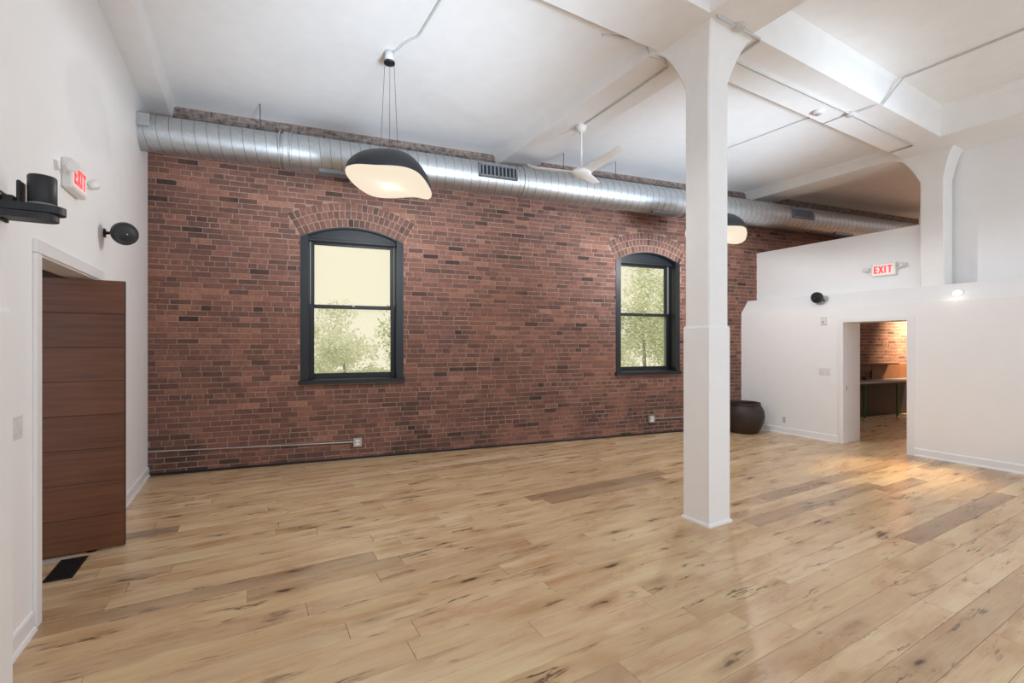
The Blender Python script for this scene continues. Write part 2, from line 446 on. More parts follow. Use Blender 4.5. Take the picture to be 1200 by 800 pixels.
for b in bricks:
    if b in sset: continue
    vs, fs = brick_geo(b[1] - b[0], b[3] - b[2]); mb.add([(v[0] + b[0], v[1], v[2] + b[2]) for v in vs], fs); tv += [tintval()] * len(fs)
for (a, b) in WIN:                       # three rings of headers over each opening
    sc = (a + b) / 2
    for rg in range(RING):
        ri = AR + rg * RH + .005; ro = ri + RH - .010; n = int(2 * HA * ri / .068); off = .5 if rg % 2 else 0
        for k in range(n):
            w2 = (2 * HA / n) * .43; am = -HA + 2 * HA * (k + .5) / n
            vs, fs = brick_geo(.056, .098); vv = []
            for v in vs:
                aa = am + (v[0] / .056 - .5) * 2 * w2; rr = ri + (ro - ri) * v[2] / .098
                vv.append((sc + rr * sin(aa), v[1], AZ + rr * cos(aa)))
            mb.add(vv, fs); tv += [min(1, tintval() * .75)] * len(fs)
me = mb.mesh('brickwork', M['brick'], False); set_tint(me, tv)
bo = obj('brickwork', me, wall_back); tag(bo, kind='stuff')

# ------------------------------------------------------------------ ceiling, beams
c = MB(); c.box(-1.2, 14.4, 2.7, 7.4, CEIL_R, CEIL_R + .3)
ceiling = tag(c.build('ceiling', M['concrete']), 'white painted concrete ceiling crossed by deep beams', 'ceiling', kind='structure')
MB().box(-1.2, 8.9, CBACK, 2.7, CEIL_F, CEIL_F + .25).build('ceiling_slab', M['concrete'], ceiling)
def beam_y(x0, x1, y0, y1, zt, fl_=.035):
    """beam running along Y with slightly splayed sides"""
    m = MB(); m.prism([(x0, SOF), (x1, SOF), (x1 + .02, zt - fl_), (x1 + .02 + fl_, zt + .01), (x0 - .02 - fl_, zt + .01), (x0 - .02, zt - fl_)],
                      lambda x, z: (x, y0, z), lambda x, z: (x, y1, z)); return m.build('beam', M['concrete'], ceiling)
def beam_x(x0, x1, y0, y1):
    m = MB(); m.prism([(y0, SOF), (y1, SOF), (y1 + .02, CEIL_R - .04), (y1 + .06, CEIL_R + .01), (y0 + .1, CEIL_F + .01), (y0 - .05, CEIL_F + .01), (y0 - .012, CEIL_F - .04)],
                      lambda y, z: (x0, y, z), lambda y, z: (x1, y, z)); return m.build('beam', M['concrete'], ceiling)
beam_y(-1.05, -.775, 2.995, wy(-.9) + .01, CEIL_R, .02)
beam_y(3.22, 3.755, 2.995, wy(3.5) + .06, CEIL_R)
beam_y(8.10, 8.62, 2.995, wy(8.4) + .06, CEIL_R)
beam_x(-1.15, 8.75, 2.44, 2.995)
beam_y(3.22, 3.755, CBACK, 2.44, CEIL_F)
beam_y(-1.05, -.60, CBACK, 2.44, CEIL_F)
beam_y(7.72, 8.75, CBACK, 2.44, CEIL_F)

# ------------------------------------------------------------------ left wall with the pivot-door opening
DY0, DY1, DZ = 3.545, 4.745, 2.035; WT = .16
m = MB()
m.box(XL - WT, XL, LBACK, DY0 - .010, -.02, SOF + .05); m.box(XL - WT, XL, DY1 + .010, wy(XL) + .05, -.02, SOF + .05); m.box(XL - WT, XL, DY0 - .010, DY1 + .010, DZ + .010, SOF + .05)
tag(m.build('wall_left', M['wall']), 'smooth white plaster wall holding the tall wooden pivot door', 'wall', kind='structure')
def base_prof(m, fn, a, b):
    """baseboard profile swept; fn(d,z,t): d out of the wall"""
    m.prism([(0, 0), (.026, 0), (.026, .008), (.020, .022), (.013, .026), (.013, .098), (.008, .108), (0, .110)], lambda d, z: fn(d, z, a), lambda d, z: fn(d, z, b))
m = MB(); base_prof(m, lambda d, z, t: (XL + d, t, z), LBACK, DY0 - .10); base_prof(m, lambda d, z, t: (XL + d, t, z), DY1 + .09, wy(XL) - .004)
tag(m.build('baseboard_left', M['trim']), 'white baseboard along the white wall by the wooden door', 'baseboard', kind='structure')
# door casing and jamb
t1 = empty('trim_1', (XL, DY0, 0)); tag(t1, 'white casing around the opening of the wooden pivot door', 'door casing', kind='structure')
def rel(o, parent): o.location = -Vector(parent.location); return o
cas = MB(); cas.box(XL, XL + .018, DY0 - .085, DY0 - .008, 0, DZ + .008, .003); rel(cas.build('casing_side', M['trim'], t1), t1)
cas = MB(); cas.box(XL, XL + .018, DY1 + .008, DY1 + .085, 0, DZ + .008, .003); rel(cas.build('casing_side', M['trim'], t1), t1)
cas = MB(); cas.box(XL, XL + .018, DY0 - .085, DY1 + .085, DZ + .01, DZ + .087, .003); rel(cas.build('casing_head', M['trim'], t1), t1)
cas = MB(); cas.box(XL - WT, XL + .004, DY0 - .012, DY0, 0, DZ); cas.box(XL - WT, XL + .004, DY1, DY1 + .012, 0, DZ); cas.box(XL - WT, XL + .004, DY0 - .012, DY1 + .012, DZ, DZ + .012)
rel(cas.build('jamb', M['trim'], t1), t1)
# pivot leaf, swung square to the wall
door = empty('door_1', (-1.01, 4.556, 0)); tag(door, 'tall reddish-brown pivot door of eight horizontal wood panels, swung open', 'door', kind='structure')
LX0, LX1, LT = -.90, .197, .046
MB().box(LX0, LX1, -LT / 2 + .004, LT / 2 - .004, .012, 2.022).build('leaf_core', M['door_edge'], door)
for k in range(8):
    z0 = .012 + k * 2.010 / 8; z1 = z0 + 2.010 / 8
    for sd in (-1, 1):
        p = MB(); ya, yb = (-LT / 2 - .001, -LT / 2 + .008) if sd < 0 else (LT / 2 - .008, LT / 2 + .001)
        p.box(LX0 + .002, LX1 - .002, ya, yb, z0 + .0012, z1 - .0012, .0015); p.build('panel', M['door_wood'], door)
MB().lathe([(.0, .012), (.018, .012), (.018, .0), (.03, .0), (.03, -.01), (0, -.01)], 16, (0, 0, 0)).build('pivot', M['chrome'], door)
# threshold and black floor register in the doorway
tag(MB().box(-1.62, -1.10, 4.455, 4.515, 0, .005, .001).build('threshold_strip', M['grey_plastic']), 'thin brushed metal strip on the floor under the wooden door', 'threshold')
reg = empty('floor_register', (-1.08, 4.29, 0)); tag(reg, 'black metal floor register by the foot of the wooden door', 'floor vent')
q = MB(); q.box(-.075, -.06, -.19, .175, .0005, .005); q.box(.06, .075, -.19, .175, .0005, .005); q.box(-.06, .06, -.19, -.175, .0005, .005); q.box(-.06, .06, .16, .175, .0005, .005); q.build('frame', M['grille_black'], reg)
MB().box(-.06, .06, -.175, .16, .0002, .001).build('recess', M['vent_hole'], reg)
for k in range(14): MB().box(-.06, .06, -.172 + k * .024, -.158 + k * .024, .001, .0045).build('slat', M['grille_black'], reg)
# hall beyond the opening
m = MB(); m.box(-3.2, XL - WT, 6.0, 6.12, -.02, 2.75); m.box(-3.2, -3.08, 2.6, 6.0, -.02, 2.75)
tag(m.build('wall_hall', M['hall']), 'brownish hall wall glimpsed over the wooden door', 'wall', kind='structure')
tag(MB().box(-3.2, XL - WT, 2.6, 6.12, 2.75, 2.85).build('ceiling_hall', M['hall']), 'brownish hall ceiling glimpsed above the wooden door', 'ceiling', kind='structure')

# ------------------------------------------------------------------ right wall block with doorway, sloping shoulder and upper walls
RY0, RY1, RZ = 2.865, 3.685, 1.872; RB = 8.49
SH0, SHX, SH1 = 2.105, 8.14, 2.338
prof = [(XR, -.02), (XR, SH0), (SHX, SH1), (RB, SH1), (RB, -.02)]
m = MB()
m.prism(prof, lambda x, z: (x, RBACK, z), lambda x, z: (x, RY0, z))
m.prism(prof, lambda x, z: (x, RY1, z), lambda x, z: (x, wy(x) + .012, z))
hp = [(XR, RZ), (XR, SH0), (SHX, SH1), (RB, SH1), (RB, RZ)]
m.prism(hp, lambda x, z: (x, RY0, z), lambda x, z: (x, RY1, z))
wall_right = tag(m.build('wall_right', M['wall']), 'thick white partition wall with a doorway and a sloping shoulder on top', 'wall', kind='structure')
m = MB(); m.prism([(8.36, SH1 - .02), (8.48, SH1 - .02), (8.48, 3.247), (8.36, 3.247)], lambda x, z: (x, 2.70, z), lambda x, z: (x, wy(x) + .012, z))
m.build('upper_partition', M['wall'], wall_right)
MB().box(8.58, 8.72, RBACK, 2.72, SH1 - .02, SOF + .02).build('upper_wall', M['wall'], wall_right)
MB().box(8.45, 8.60, RBACK, 2.72, SH1 - .12, SH1).build('shoulder_top', M['wall'], wall_right)
m = MB(); base_prof(m, lambda d, z, t: (XR - d, t, z), RBACK, RY0 - .075); base_prof(m, lambda d, z, t: (XR - d, t, z), RY1 + .075, wy(XR) - .004)
tag(m.build('baseboard_right', M['trim']), 'white baseboard along the thick white partition wall', 'baseboard', kind='structure')
t2 = empty('trim_2', (XR, RY0, 0)); tag(t2, 'flat white casing and deep jamb of the doorway to the brick side room', 'door casing', kind='structure')
rel(MB().box(XR - .014, XR, RY0 - .075, RY0, 0, RZ, .002).build('casing_side', M['trim'], t2), t2)
rel(MB().box(XR - .014, XR, RY1, RY1 + .05, 0, RZ, .002).build('casing_side', M['trim'], t2), t2)
rel(MB().box(XR - .014, XR, RY0 - .075, RY1 + .05, RZ, RZ + .06, .002).build('casing_head', M['trim'], t2), t2)
rel(MB().box(XR - .010, RB + .01, RY1 - .012, RY1 + .002, 0, RZ).build('jamb', M['trim'], t2), t2)
rel(MB().box(XR - .010, RB + .01, RY0 - .002, RY0 + .012, 0, RZ).build('jamb', M['trim'], t2), t2)
lt = MB(); lt.box(8.065, 8.09, RY1 - .0145, RY1 - .011, .82, .89, .001); rel(lt.build('latch_plate', M['chrome'], t2), t2)

# ------------------------------------------------------------------ columns
def sq(x0, x1, y0, y1, z, ch=.012):
    return [(x0 + ch, y0, z), (x1 - ch, y0, z), (x1, y0 + ch, z), (x1, y1 - ch, z), (x1 - ch, y1, z), (x0 + ch, y1, z), (x0, y1 - ch, z), (x0, y0 + ch, z)]
def column(x0, x1, y0, y1, top, label, casing=True, base=True, zb=0.0, cap=True):
    c = empty('column', ((x0 + x1) / 2, (y0 + y1) / 2, 0)); tag(c, label, 'column')
    e = .010
    if casing:
        m = MB(); m.loft([sq(x0, x1, y0, y1, zb, .003), sq(x0, x1, y0, y1, 1.68, .003), sq(x0 + e * .7, x1 - e * .7, y0 + e * .7, y1 - e * .7, 1.70, .003)])
        rel(m.build('casing', M['wall'], c), c)
    if base:
        m = MB(); m.loft([sq(x0 - .016, x1 + .016, y0 - .016, y1 + .016, 0, .002), sq(x0 - .014, x1 + .014, y0 - .014, y1 + .014, .016, .002), sq(x0 - .002, x1 + .002, y0 - .002, y1 + .002, .026, .002)])
        rel(m.build('base_trim', M['trim'], c), c)
    m = MB(); m.loft([sq(x0 + e, x1 - e, y0 + e, y1 - e, 1.60 if casing else zb), sq(x0 + e, x1 - e, y0 + e, y1 - e, 3.80)]); rel(m.build('shaft', M['concrete'], c), c)
    if cap:
        rings = []; N = 9
        for k in range(N + 1):
            u = k / N; g = .55 * u + .45 * (1 - sqrt(max(0, 1 - u * u)))
            rings.append(sq(*[a + (b - a) * g for a, b in zip((x0 + e, x1 - e, y0 + e, y1 - e), top)], 3.80 + u * (SOF + .004 - 3.80), .012))
        m = MB(); m.loft(rings); rel(m.build('capital', M['concrete'], c), c)
    return c
column(3.372, 3.648, 2.562, 2.828, (3.275, 3.845, 2.465, 3.05), 'white square column with flared capital standing free on the oak floor')
column(8.217, 8.53, 2.55, 2.83, (8.217, 8.57, 2.445, 3.10), 'white column with flared capital set into the thick white partition', casing=False, base=False, zb=SH1 - .06)
column(-1.20, -.887, 2.55, 2.83, (-1.20, -.70, 2.45, 3.0), 'white square column against the wall carrying the black bracket device', base=False)

# ------------------------------------------------------------------ windows
def window(name, a, b, label):
    w = empty(name, WP + WU * ((a + b) / 2) + Vector((0, 0, SILB)), -ANG); tag(w, label, 'window', kind='structure')
    sc = 0.0; N = 16; z0 = 0.0
    def arcpts(r, ha, inset=0): return [(AR * 0 + r * sin(-ha + 2 * ha * k / N), AZ - SILB + r * cos(-ha + 2 * ha * k / N)) for k in range(N + 1)]
    spr = SPR - SILB; CW = .092
    F_ = M['black_frame']
    # casing: two side boards flush with the brick
    for sd in (-1, 1):
        m = MB(); xa, xb = sorted((sd * HW, sd * (HW - CW)))
        zi = AZ - SILB + sqrt(AR * AR - (HW - CW) ** 2); zo = spr
        za, zb_ = (zo, zi) if sd < 0 else (zi, zo)
        m.prism([(xa, .05), (xb, .05), (xb, zb_), (xa, za)], lambda x, z: (x, -.012, z), lambda x, z: (x, .10, z)); m.build('side_casing', F_, w)
        # deep jamb behind it
        m = MB(); xa, xb = sorted((sd * HW, sd * (HW - .06))); m.box(xa, xb, .08, TH, .05, spr); m.build('jamb', F_, w)
    # arched head panel
    m = MB(); top = arcpts(AR - .002, HA); poly = [(-HW, spr - .16)] + [(x, z) for x, z in top] + [(HW, spr - .16)]
    poly[1] = (-HW, top[0][1]); 
    m.prism([(-HW + .01, 1.915)] + top[1:-1] + [(HW - .01, 1.915)], lambda x, z: (x, .10, z), lambda x, z: (x, .16, z)); m.build('head_panel', F_, w)
    # arched lip under the brick ring
    m = MB(); o_ = arcpts(AR - .001, HA); i_ = arcpts(AR - .020, HA * .985)
    for k in range(N): m.prism([o_[k], o_[k + 1], i_[k + 1], i_[k]], lambda x, z: (x, -.004, z), lambda x, z: (x, .12, z))
    m.build('arch_lip', F_, w)
    m = MB(); m.box(-HW + CW - .02, HW - CW + .02, .085, .15, 1.888, 1.925, .004); m.build('head_rail', F_, w)
    # sill
    m = MB(); m.prism([(-.045, 0), (-.045, .045), (-.035, .055), (.10, .068), (.2, .075), (.2, 0)], lambda y, z: (-HW - .015, y, z), lambda y, z: (HW + .015, y, z)); m.build('sill', F_, w)
    # sashes with panes
    def sash(nm, za, zb_, yd, st, rb, rt):
        x1 = HW - CW + .018; s_ = MB(); y0, y1 = yd, yd + .040
        s_.box(-x1, -x1 + st, y0, y1, za, zb_, .004); s_.box(x1 - st, x1, y0, y1, za, zb_, .004)
        s_.box(-x1 + st, x1 - st, y0, y1, za, za + rb, .004); s_.box(-x1 + st, x1 - st, y0, y1, zb_ - rt, zb_, .004)
        o = s_.build(nm, F_, w); pn = MB(); pn.box(-x1 + st - .006, x1 - st + .006, yd + .017, yd + .023, za + rb - .006, zb_ - rt + .006); pn.build('pane', M['glass'], o)
        return o
    sash('upper_sash', 1.005, 1.90, .195, .082, .045, .040)
    ls = sash('lower_sash', .062, 1.052, .148, .082, .070, .045)
    lk = MB(); lk.box(-.02, .02, .128, .150, 1.030, 1.046, .003); lk.build('sash_lock', M['chrome'], ls)
    for sd in (-1, 1):
        m = MB(); xa, xb = sorted((sd * (HW - CW + .004), sd * (HW - CW - .022))); m.box(xa, xb, .168, .190, 1.05, 1.89); m.build('jamb_liner', M['liner'], w)
        m = MB(); xa, xb = sorted((sd * (HW - CW + .004), sd * (HW - CW - .012))); m.box(xa, xb, .122, .146, .07, 1.89); m.build('stop_bead', F_, w)
    return w
window('window_1', *WIN[0], 'arched black sash window in the brick wall, near the wooden door')
window('window_2', *WIN[1], 'arched black sash window in the brick wall, near the free-standing column')

m = MB(); m.box(0, 9.2, -.016, .0, 0, .028, .003)
o = m.build('baseboard_back', M['black']); o.location = WP; o.rotation_euler = (0, 0, -ANG); tag(o, 'thin black strip along the foot of the brick wall', 'baseboard', kind='structure')

# ------------------------------------------------------------------ spiral duct along the brick wall
DR, DD, DZc = .205, .42, 3.843
duct = empty('spiral_duct', WP + WN * DD + Vector((0, 0, DZc)), -ANG)
tag(duct, 'round galvanised spiral air duct hanging along the brick wall', 'air duct')
def duct_sec(s0, s1, R):
    n = 56; m = MB(); m.loft([[(s, -R * sin(2 * pi * k / n), R * cos(2 * pi * k / n)) for k in range(n)] for s in (s0, s1)], True, False)
    o = m.build('duct_section', M['galv'], duct)
    sm = MB(); pts = []; pitch = .116; turns = (s1 - s0) / pitch; st = int(turns * 28)
    for i in range(st + 1):
        a = 2 * pi * i / 28; pts.append((s0 + pitch * i / 28, -(R + .0005) * sin(a), (R + .0005) * cos(a)))
    sm.tube(pts, .0028, 5, False); sm.build('spiral_seam', M['galv_dark'], o); return o
duct_sec(0, 1.50, .193); duct_sec(1.50, 4.52, .208); duct_sec(4.52, 7.40, .214); duct_sec(7.36, 13.8, .211)
def band(s, w, R, nm='band'):
    n = 48; prof_ = [(R, 0), (R + .010, .004), (R + .010, w - .004), (R, w)]
    m = MB(); m.loft([[(s + z, -r * sin(2 * pi * k / n), r * cos(2 * pi * k / n)) for k in range(n)] for r, z in prof_], False, False); return m.build(nm, M['galv'], duct)
band(1.475, .06, .206); band(1.43, .020, .212); band(1.55, .020, .212); band(4.50, .05, .212); band(7.37, .025, .222); band(10.18, .03, .210)
m = MB(); m.box(0, .215, -DR - .022, -.08, -.005, .125, .003); m.build('end_box', M['galv'], duct)
def register(s0, s1, zc_, hgt, tilt):
    """face register let into the duct: tilted to lie on the curve"""
    e = empty('register'); e.parent = duct; a = tilt; R = .217
    e.location = ((s0 + s1) / 2, -R * cos(a), R * sin(a)); e.rotation_euler = (-a, 0, 0)
    w = (s1 - s0) / 2; h = hgt / 2
    f = MB(); f.box(-w, w, -.018, .03, h - .022, h); f.box(-w, w, -.018, .03, -h, -h + .022); f.box(-w, -w + .022, -.018, .03, -h, h); f.box(w - .022, w, -.018, .03, -h, h); f.box(-.010, .010, -.018, .02, -h, h)
    fr = f.build('register_frame', M['vent_grey'], duct); fr.location = e.location; fr.rotation_euler = e.rotation_euler
    b = MB(); b.box(-w + .01, w - .01, .0, .02, -h + .01, h - .01).build('register_recess', M['vent_hole'], fr)
    n = int((2 * w - .04) / .052)
    for k in range(n):
        x = -w + .03 + (2 * w - .06) * (k + .5) / n
        if abs(x) < .018: continue
        MB().box(x - .009, x + .009, -.014, .004, -h + .02, h - .02).build('slat', M['vent_grey'], fr)
    bpy.data.objects.remove(e)
register(3.83, 4.38, 0, .175, radians(6)); register(9.62, 10.14, 0, .17, radians(6))
for s_ in (1.86, 6.72, 10.9):
    m = MB(); m.box(s_, s_ + .5, -.10, .05, -DR - .022, -DR + .03, .004); m.build('underside_register', M['vent_grey'], duct)
for s_ in (1.22, 5.2, 6.1):
    m = MB(); m.tube([(s_, 0, DR - .01), (s_, 0, CEIL_R - DZc)], .005, 6); m.build('hanger_rod', M['wire'], duct)

# ------------------------------------------------------------------ pendant lamps
RIM = [(0, -.088), (14, -.07), (31, -.005), (49, .016), (90, .004), (132, .045), (158, .075), (180, .074), (205, .035), (228, -.006), (248, -.004), (275, .012), (297, .008), (315, -.035), (329, -.07), (346, -.088), (360, -.088)]
def rim_h(deg):
    deg %= 360
    for (a0, h0), (a1, h1) in zip(RIM, RIM[1:]):
        if a0 <= deg <= a1:
            u = (deg - a0) / (a1 - a0); u = u * u * (3 - 2 * u); return h0 + (h1 - h0) * u
    return 0
RIMS = []
for k in range(72):       # smoothed rim height
    RIMS.append(sum(rim_h(k * 5 + d) for d in range(-12, 13, 2)) / 13)
def pendant(x, y, zc_, zceil, label, watt, R=.40):
    p = empty('pendant_lamp', (x, y, zceil), -math.atan(310 / 543.0)); tag(p, label, 'pendant lamp', 'wavy black dome pendant lamps')
    z0 = zc_ - zceil; N = 72; H = .272
    # angle 0 = screen right from the camera, 90 = towards the camera
    ang = [2 * pi * k / N for k in range(N)]
    P = lambda r, a, z: (r * cos(a), -r * sin(a), z)
    rings = []
    for i in range(12):
        u = i / 12; t_ = u * pi / 2; rr = R * cos(t_); hz = H * sin(t_) 
        rings.append([P(rr, a, z0 + RIMS[k] * (1 - u) ** 1.3 + hz) for k, a in enumerate(ang)])
    m = MB(); m.loft(rings, True, False); b = len(m.v); m.add([(0, 0, z0 + H)] + rings[-1], [(0, 1 + (k + 1) % N, 1 + k) for k in range(N)], True)
    m.build('shade', M['black_metal'], p)
    rings = []
    for rr, dz, am in ((R * .995, 0.004, 1), (R * 1.006, -.016, 1), (R * .996, -.034, 1), (R * .965, -.046, .98), (R * .89, -.050, .92), (R * .72, -.052, .78), (R * .5, -.052, .55), (R * .25, -.052, .28), (R * .02, -.052, .02)):
        rings.append([P(rr, a, z0 + RIMS[k] * am + dz) for k, a in enumerate(ang)])
    m = MB(); m.loft(rings, True, False); m.build('diffuser', M['bulb'], p)
    m = MB(); m.lathe([(0, .0), (.045, .0), (.045, -.10), (0, -.10)], 24); m.build('canopy', M['conduit'], p)
    m = MB(); m.lathe([(0, -.098), (.052, -.098), (.052, -.115), (0, -.115)], 24); m.build('canopy_cap', M['black'], p)
    pl = bpy.data.lights.new('pendant_light', 'POINT'); pl.energy = watt; pl.color = (.97, .99, 1.03); pl.shadow_soft_size = .05
    po = bpy.data.objects.new('pendant_light', pl); COL.objects.link(po); po.parent = p; po.location = (0, 0, z0 - .118)
    for (ax, bx) in ((-.045, -.085), (.004, .004), (.045, .085)):
        m = MB(); m.tube([(ax, 0, -.11), (bx, -.01, z0 + H - .03)], .0022, 6); m.build('suspension_wire', M['wire'], p)
    return p
pendant(1.19, 4.47, 3.110, CEIL_R, 'black wavy dome pendant with glowing cream underside hanging before the window by the wooden door', 54)
pendant(5.765, 4.28, 3.110, CEIL_R, 'black wavy dome pendant with glowing cream underside half hidden behind the free-standing column', 88)

# ------------------------------------------------------------------ ceiling fan
fan = empty('ceiling_fan', (3.53, 4.48, SOF)); tag(fan, 'white three-blade ceiling fan hanging from the beam by a thin rod', 'ceiling fan')
hz = 3.625 - SOF
MB().lathe([(0, .0), (.062, .0), (.064, -.02), (.058, -.055), (.035, -.085), (.014, -.09), (0, -.09)], 28).build('canopy', M['fan_white'], fan)
MB().tube([(0, 0, -.08), (0, 0, hz + .05)], .0125, 12).build('down_rod', M['fan_white'], fan)
MB().lathe([(0, hz + .06), (.03, hz + .058), (.075, hz + .04), (.118, hz + .012), (.125, hz - .008), (.108, hz - .034), (.06, hz - .05), (0, hz - .054)], 36).build('motor_hub', M['fan_white'], fan)
for k in range(3):
    a0 = radians(33 + 120 * k); rings = []
    for i in range(13):
        u = i / 12; r = .07 + (.66 - .07) * u
        chord = (.085 - .035 * u) * (1 if u < .95 else .8)
        sweep = .0; dz = .06 * u + .022 * max(0, u - .8) ** 2 / .04; tw = -radians(20 - 8 * u)
        th = .0085 * (1 - .5 * u); ring = []
        for j in range(10):
            b = 2 * pi * j / 10; lx = chord * cos(b); lz = th * sin(b)
            t_ = sweep + lx * cos(tw); zz = hz + dz + lx * sin(tw) * .55 + lz
            ring.append((r * cos(a0) - t_ * sin(a0), r * sin(a0) + t_ * cos(a0), zz))
        rings.append(ring)
    MB().loft(rings, True).build('blade', M['fan_white'], fan)

# ------------------------------------------------------------------ exit signs
def exit_sign(loc, rz, label, flip=1):
    """local: x along the wall, -y out of the wall, z up"""
    e = empty('exit_sign', loc, rz); tag(e, label, 'exit sign', 'exit signs with emergency lamps')
    MB().box(-.155, .155, -.05, 0, -.095, .095, .006).build('housing', M['white_plastic'], e)
    MB().box(-.135, .135, -.054, -.048, -.075, .075).build('face', M['exit_face'], e)
    def seg(m, x0, z0, x1, z1, w=.011):
        d = Vector((x1 - x0, z1 - z0)).normalized(); n = Vector((-d.y, d.x)) * w
        q_ = [(x0 + n.x, z0 + n.y), (x1 + n.x, z1 + n.y), (x1 - n.x, z1 - n.y), (x0 - n.x, z0 - n.y)]
        m.prism(q_, lambda x, z: (x, -.0565, z), lambda x, z: (x, -.053, z))
    hgt = .055
    for ch, x0 in (('E', -.118), ('X', -.055), ('I', .018), ('T', .050)):
        m = MB()
        if ch == 'E': seg(m, x0 + .008, -hgt, x0 + .008, hgt); [seg(m, x0, zz, x0 + .046, zz) for zz in (-hgt + .01, 0, hgt - .01)]
        if ch == 'X': seg(m, x0, -hgt, x0 + .05, hgt); seg(m, x0, hgt, x0 + .05, -hgt)
        if ch == 'I': seg(m, x0 + .006, -hgt, x0 + .006, hgt)
        if ch == 'T': seg(m, x0 + .032, -hgt, x0 + .032, hgt); seg(m, x0 + .002, hgt - .01, x0 + .062, hgt - .01)
        m.build('letter', M['exit_red'], e)
    for sd in (-1, 1):
        m = MB(); m.tube([(sd * .15, -.03, .0), (sd * .18, -.035, .0), (sd * .20, -.045, .012)], .010, 8); l_ = m.build('lamp_arm', M['white_plastic'], e)
        m = MB(); c0 = Vector((sd * .205, -.05, .02)); d = Vector((sd * .55, -.35, .35 if sd > 0 else -.1)).normalized()
        m.tube([c0 - d * .01, c0 + d * .005, c0 + d * .055, c0 + d * .06], [.02, .030, .034, .030], 16); m.build('lamp_head', M['white_plastic'], e)
    return e
exit_sign((XL, 4.06, 2.625), pi / 2, 'white exit sign with red letters on the wall above the wooden door')
exit_sign((8.36, 3.285, 2.66), -pi / 2, 'white exit sign with red letters above the doorway to the brick side room')

# ------------------------------------------------------------------ round speakers
def speaker(c, mount, face, label):
    c = Vector(c); mount = Vector(mount); f = Vector(face).normalized()
    e = empty('round_speaker', mount); tag(e, label, 'speaker', 'round black speakers')
    rot = f.to_track_quat('Z', 'Y')
    m = MB(); m.lathe([(0, -.082), (.03, -.077), (.058, -.060), (.078, -.036), (.089, -.008), (.091, .014), (.086, .036), (.074, .052)], 36); b = m.build('body', M['black'], e)
    g = MB(); g.lathe([(.074, .052), (.070, .050), (.05, .059), (.02, .064), (0, .065)], 36); gr = g.build('grille', M['black_metal'], e)
    d = MB(); d.lathe([(0, .067), (.006, .067), (.006, .063), (0, .063)], 10); bd = d.build('badge', M['chrome'], e)
    for o in (b, gr, bd): o.rotation_mode = 'QUATERNION'; o.rotation_quaternion = rot; o.location = c - mount
    back = c - f * .07; dirn = (back - mount)
    m = MB(); m.tube([(0, 0, 0), dirn * .5, dirn], [.014, .010, .013], 10); m.build('bracket_arm', M['black'], e)
    return e
sp = speaker((-.862, 4.79, 2.432), (XL + .004, 4.885, 2.44), (.45, -.86, -.22), 'round black speaker on a short arm beside the wooden door')
m = MB(); m.box(0, .010, -.02, .02, -.035, .035, .003); m.build('wall_plate', M['black'], sp)
sp = speaker((7.955, 4.035, 2.283), (8.068, 3.985, 2.232), (-.93, .20, -.25), 'round black speaker fixed to the sloping shoulder of the partition')

# ------------------------------------------------------------------ black bracket device on the near column
dev = empty('bracket_device', (-.887, 2.70, 2.10)); tag(dev, 'black wall bracket carrying a can-shaped device on an oval shelf', 'wall device')
def oval(L0, L1, hw, z0, z1, yc):
    pts = [(L0, -hw), ] ; n = 14
    pts = [(L0, yc - hw)] + [(L1 - hw + hw * sin(pi * k / n), yc - hw * cos(pi * k / n)) for k in range(n + 1)] + [(L0, yc + hw)]
    m = MB(); m.prism(pts, lambda x, y: (x, y, z0), lambda x, y: (x, y, z1)); return m
oval(.015, .205, .056, -.002, .030, 0).build('upper_shelf', M['black_metal'], dev)
oval(.010, .185, .052, -.034, -.006, -.01).build('lower_shelf', M['black_metal'], dev)
MB().box(.0, .014, -.05, .05, -.045, .075, .003).build('mount_plate', M['black'], dev)
MB().box(.014, .05, -.03, .03, -.02, .06, .003).build('mount_block', M['black'], dev)
MB().box(.058, .072, -.03, .03, .03, .125, .004).build('upright', M['black_metal'], dev)
MB().lathe([(0, .040), (.044, .040), (.0465, .044), (.0465, .152), (.043, .157), (0, .157)], 32, (.130, 0, 0)).build('can', M['black_metal'], dev)
MB().lathe([(0, .028), (.047, .028), (.047, .040), (0, .040)], 32, (.130, 0, 0)).build('can_ring', M['vent_grey'], dev)
for zz in (.055, .005, -.03): MB().lathe([(0, .018), (.006, .018), (.007, .014), (.007, .012)], 10, (0, -.036, zz), 'x').build('bolt', M['chrome'], dev)

# ------------------------------------------------------------------ plates, outlets, sensors
def plate(name, loc, rz, w, h, label, cat, kind, mat='white_plastic', grp=None, d=.006):
    e = empty(name, loc, rz); tag(e, label, cat, grp)
    MB().box(-w / 2, w / 2, -d, 0, -h / 2, h / 2, min(.002, d / 3)).build('cover', M[mat], e)
    if kind == 'outlet':
        for zz in (-h * .19, h * .19): MB().box(-w * .24, w * .24, -d - .002, -d + .001, zz - h * .13, zz + h * .13, .001).build('socket', M['white_plastic'], e)
    elif kind == 'outletw':
        for zz in (-h * .19, h * .19): MB().box(-w * .24, w * .24, -d - .002, -d + .001, zz - h * .13, zz + h * .13, .001).build('socket', M['grey_plastic'], e)
    elif kind == 'switch':
        n = max(1, round(w / .055)) if w > .1 else 1
        for k in range(n): x = -w / 2 + w * (k + .5) / n; MB().box(x - .016, x + .016, -d - .004, -d + .001, -.033, .033, .002).build('rocker', M['white_plastic'], e)
    elif kind == 'sensor':
        MB().box(-w * .3, w * .1, -d - .003, -d + .001, -h * .32, -h * .02, .001).build('display', M['grey_plastic'], e)
    return e
plate('light_switch', (XL, 3.262, 1.125), pi / 2, .115, .118, 'white double light switch beside the casing of the wooden door', 'light switch', 'switch')
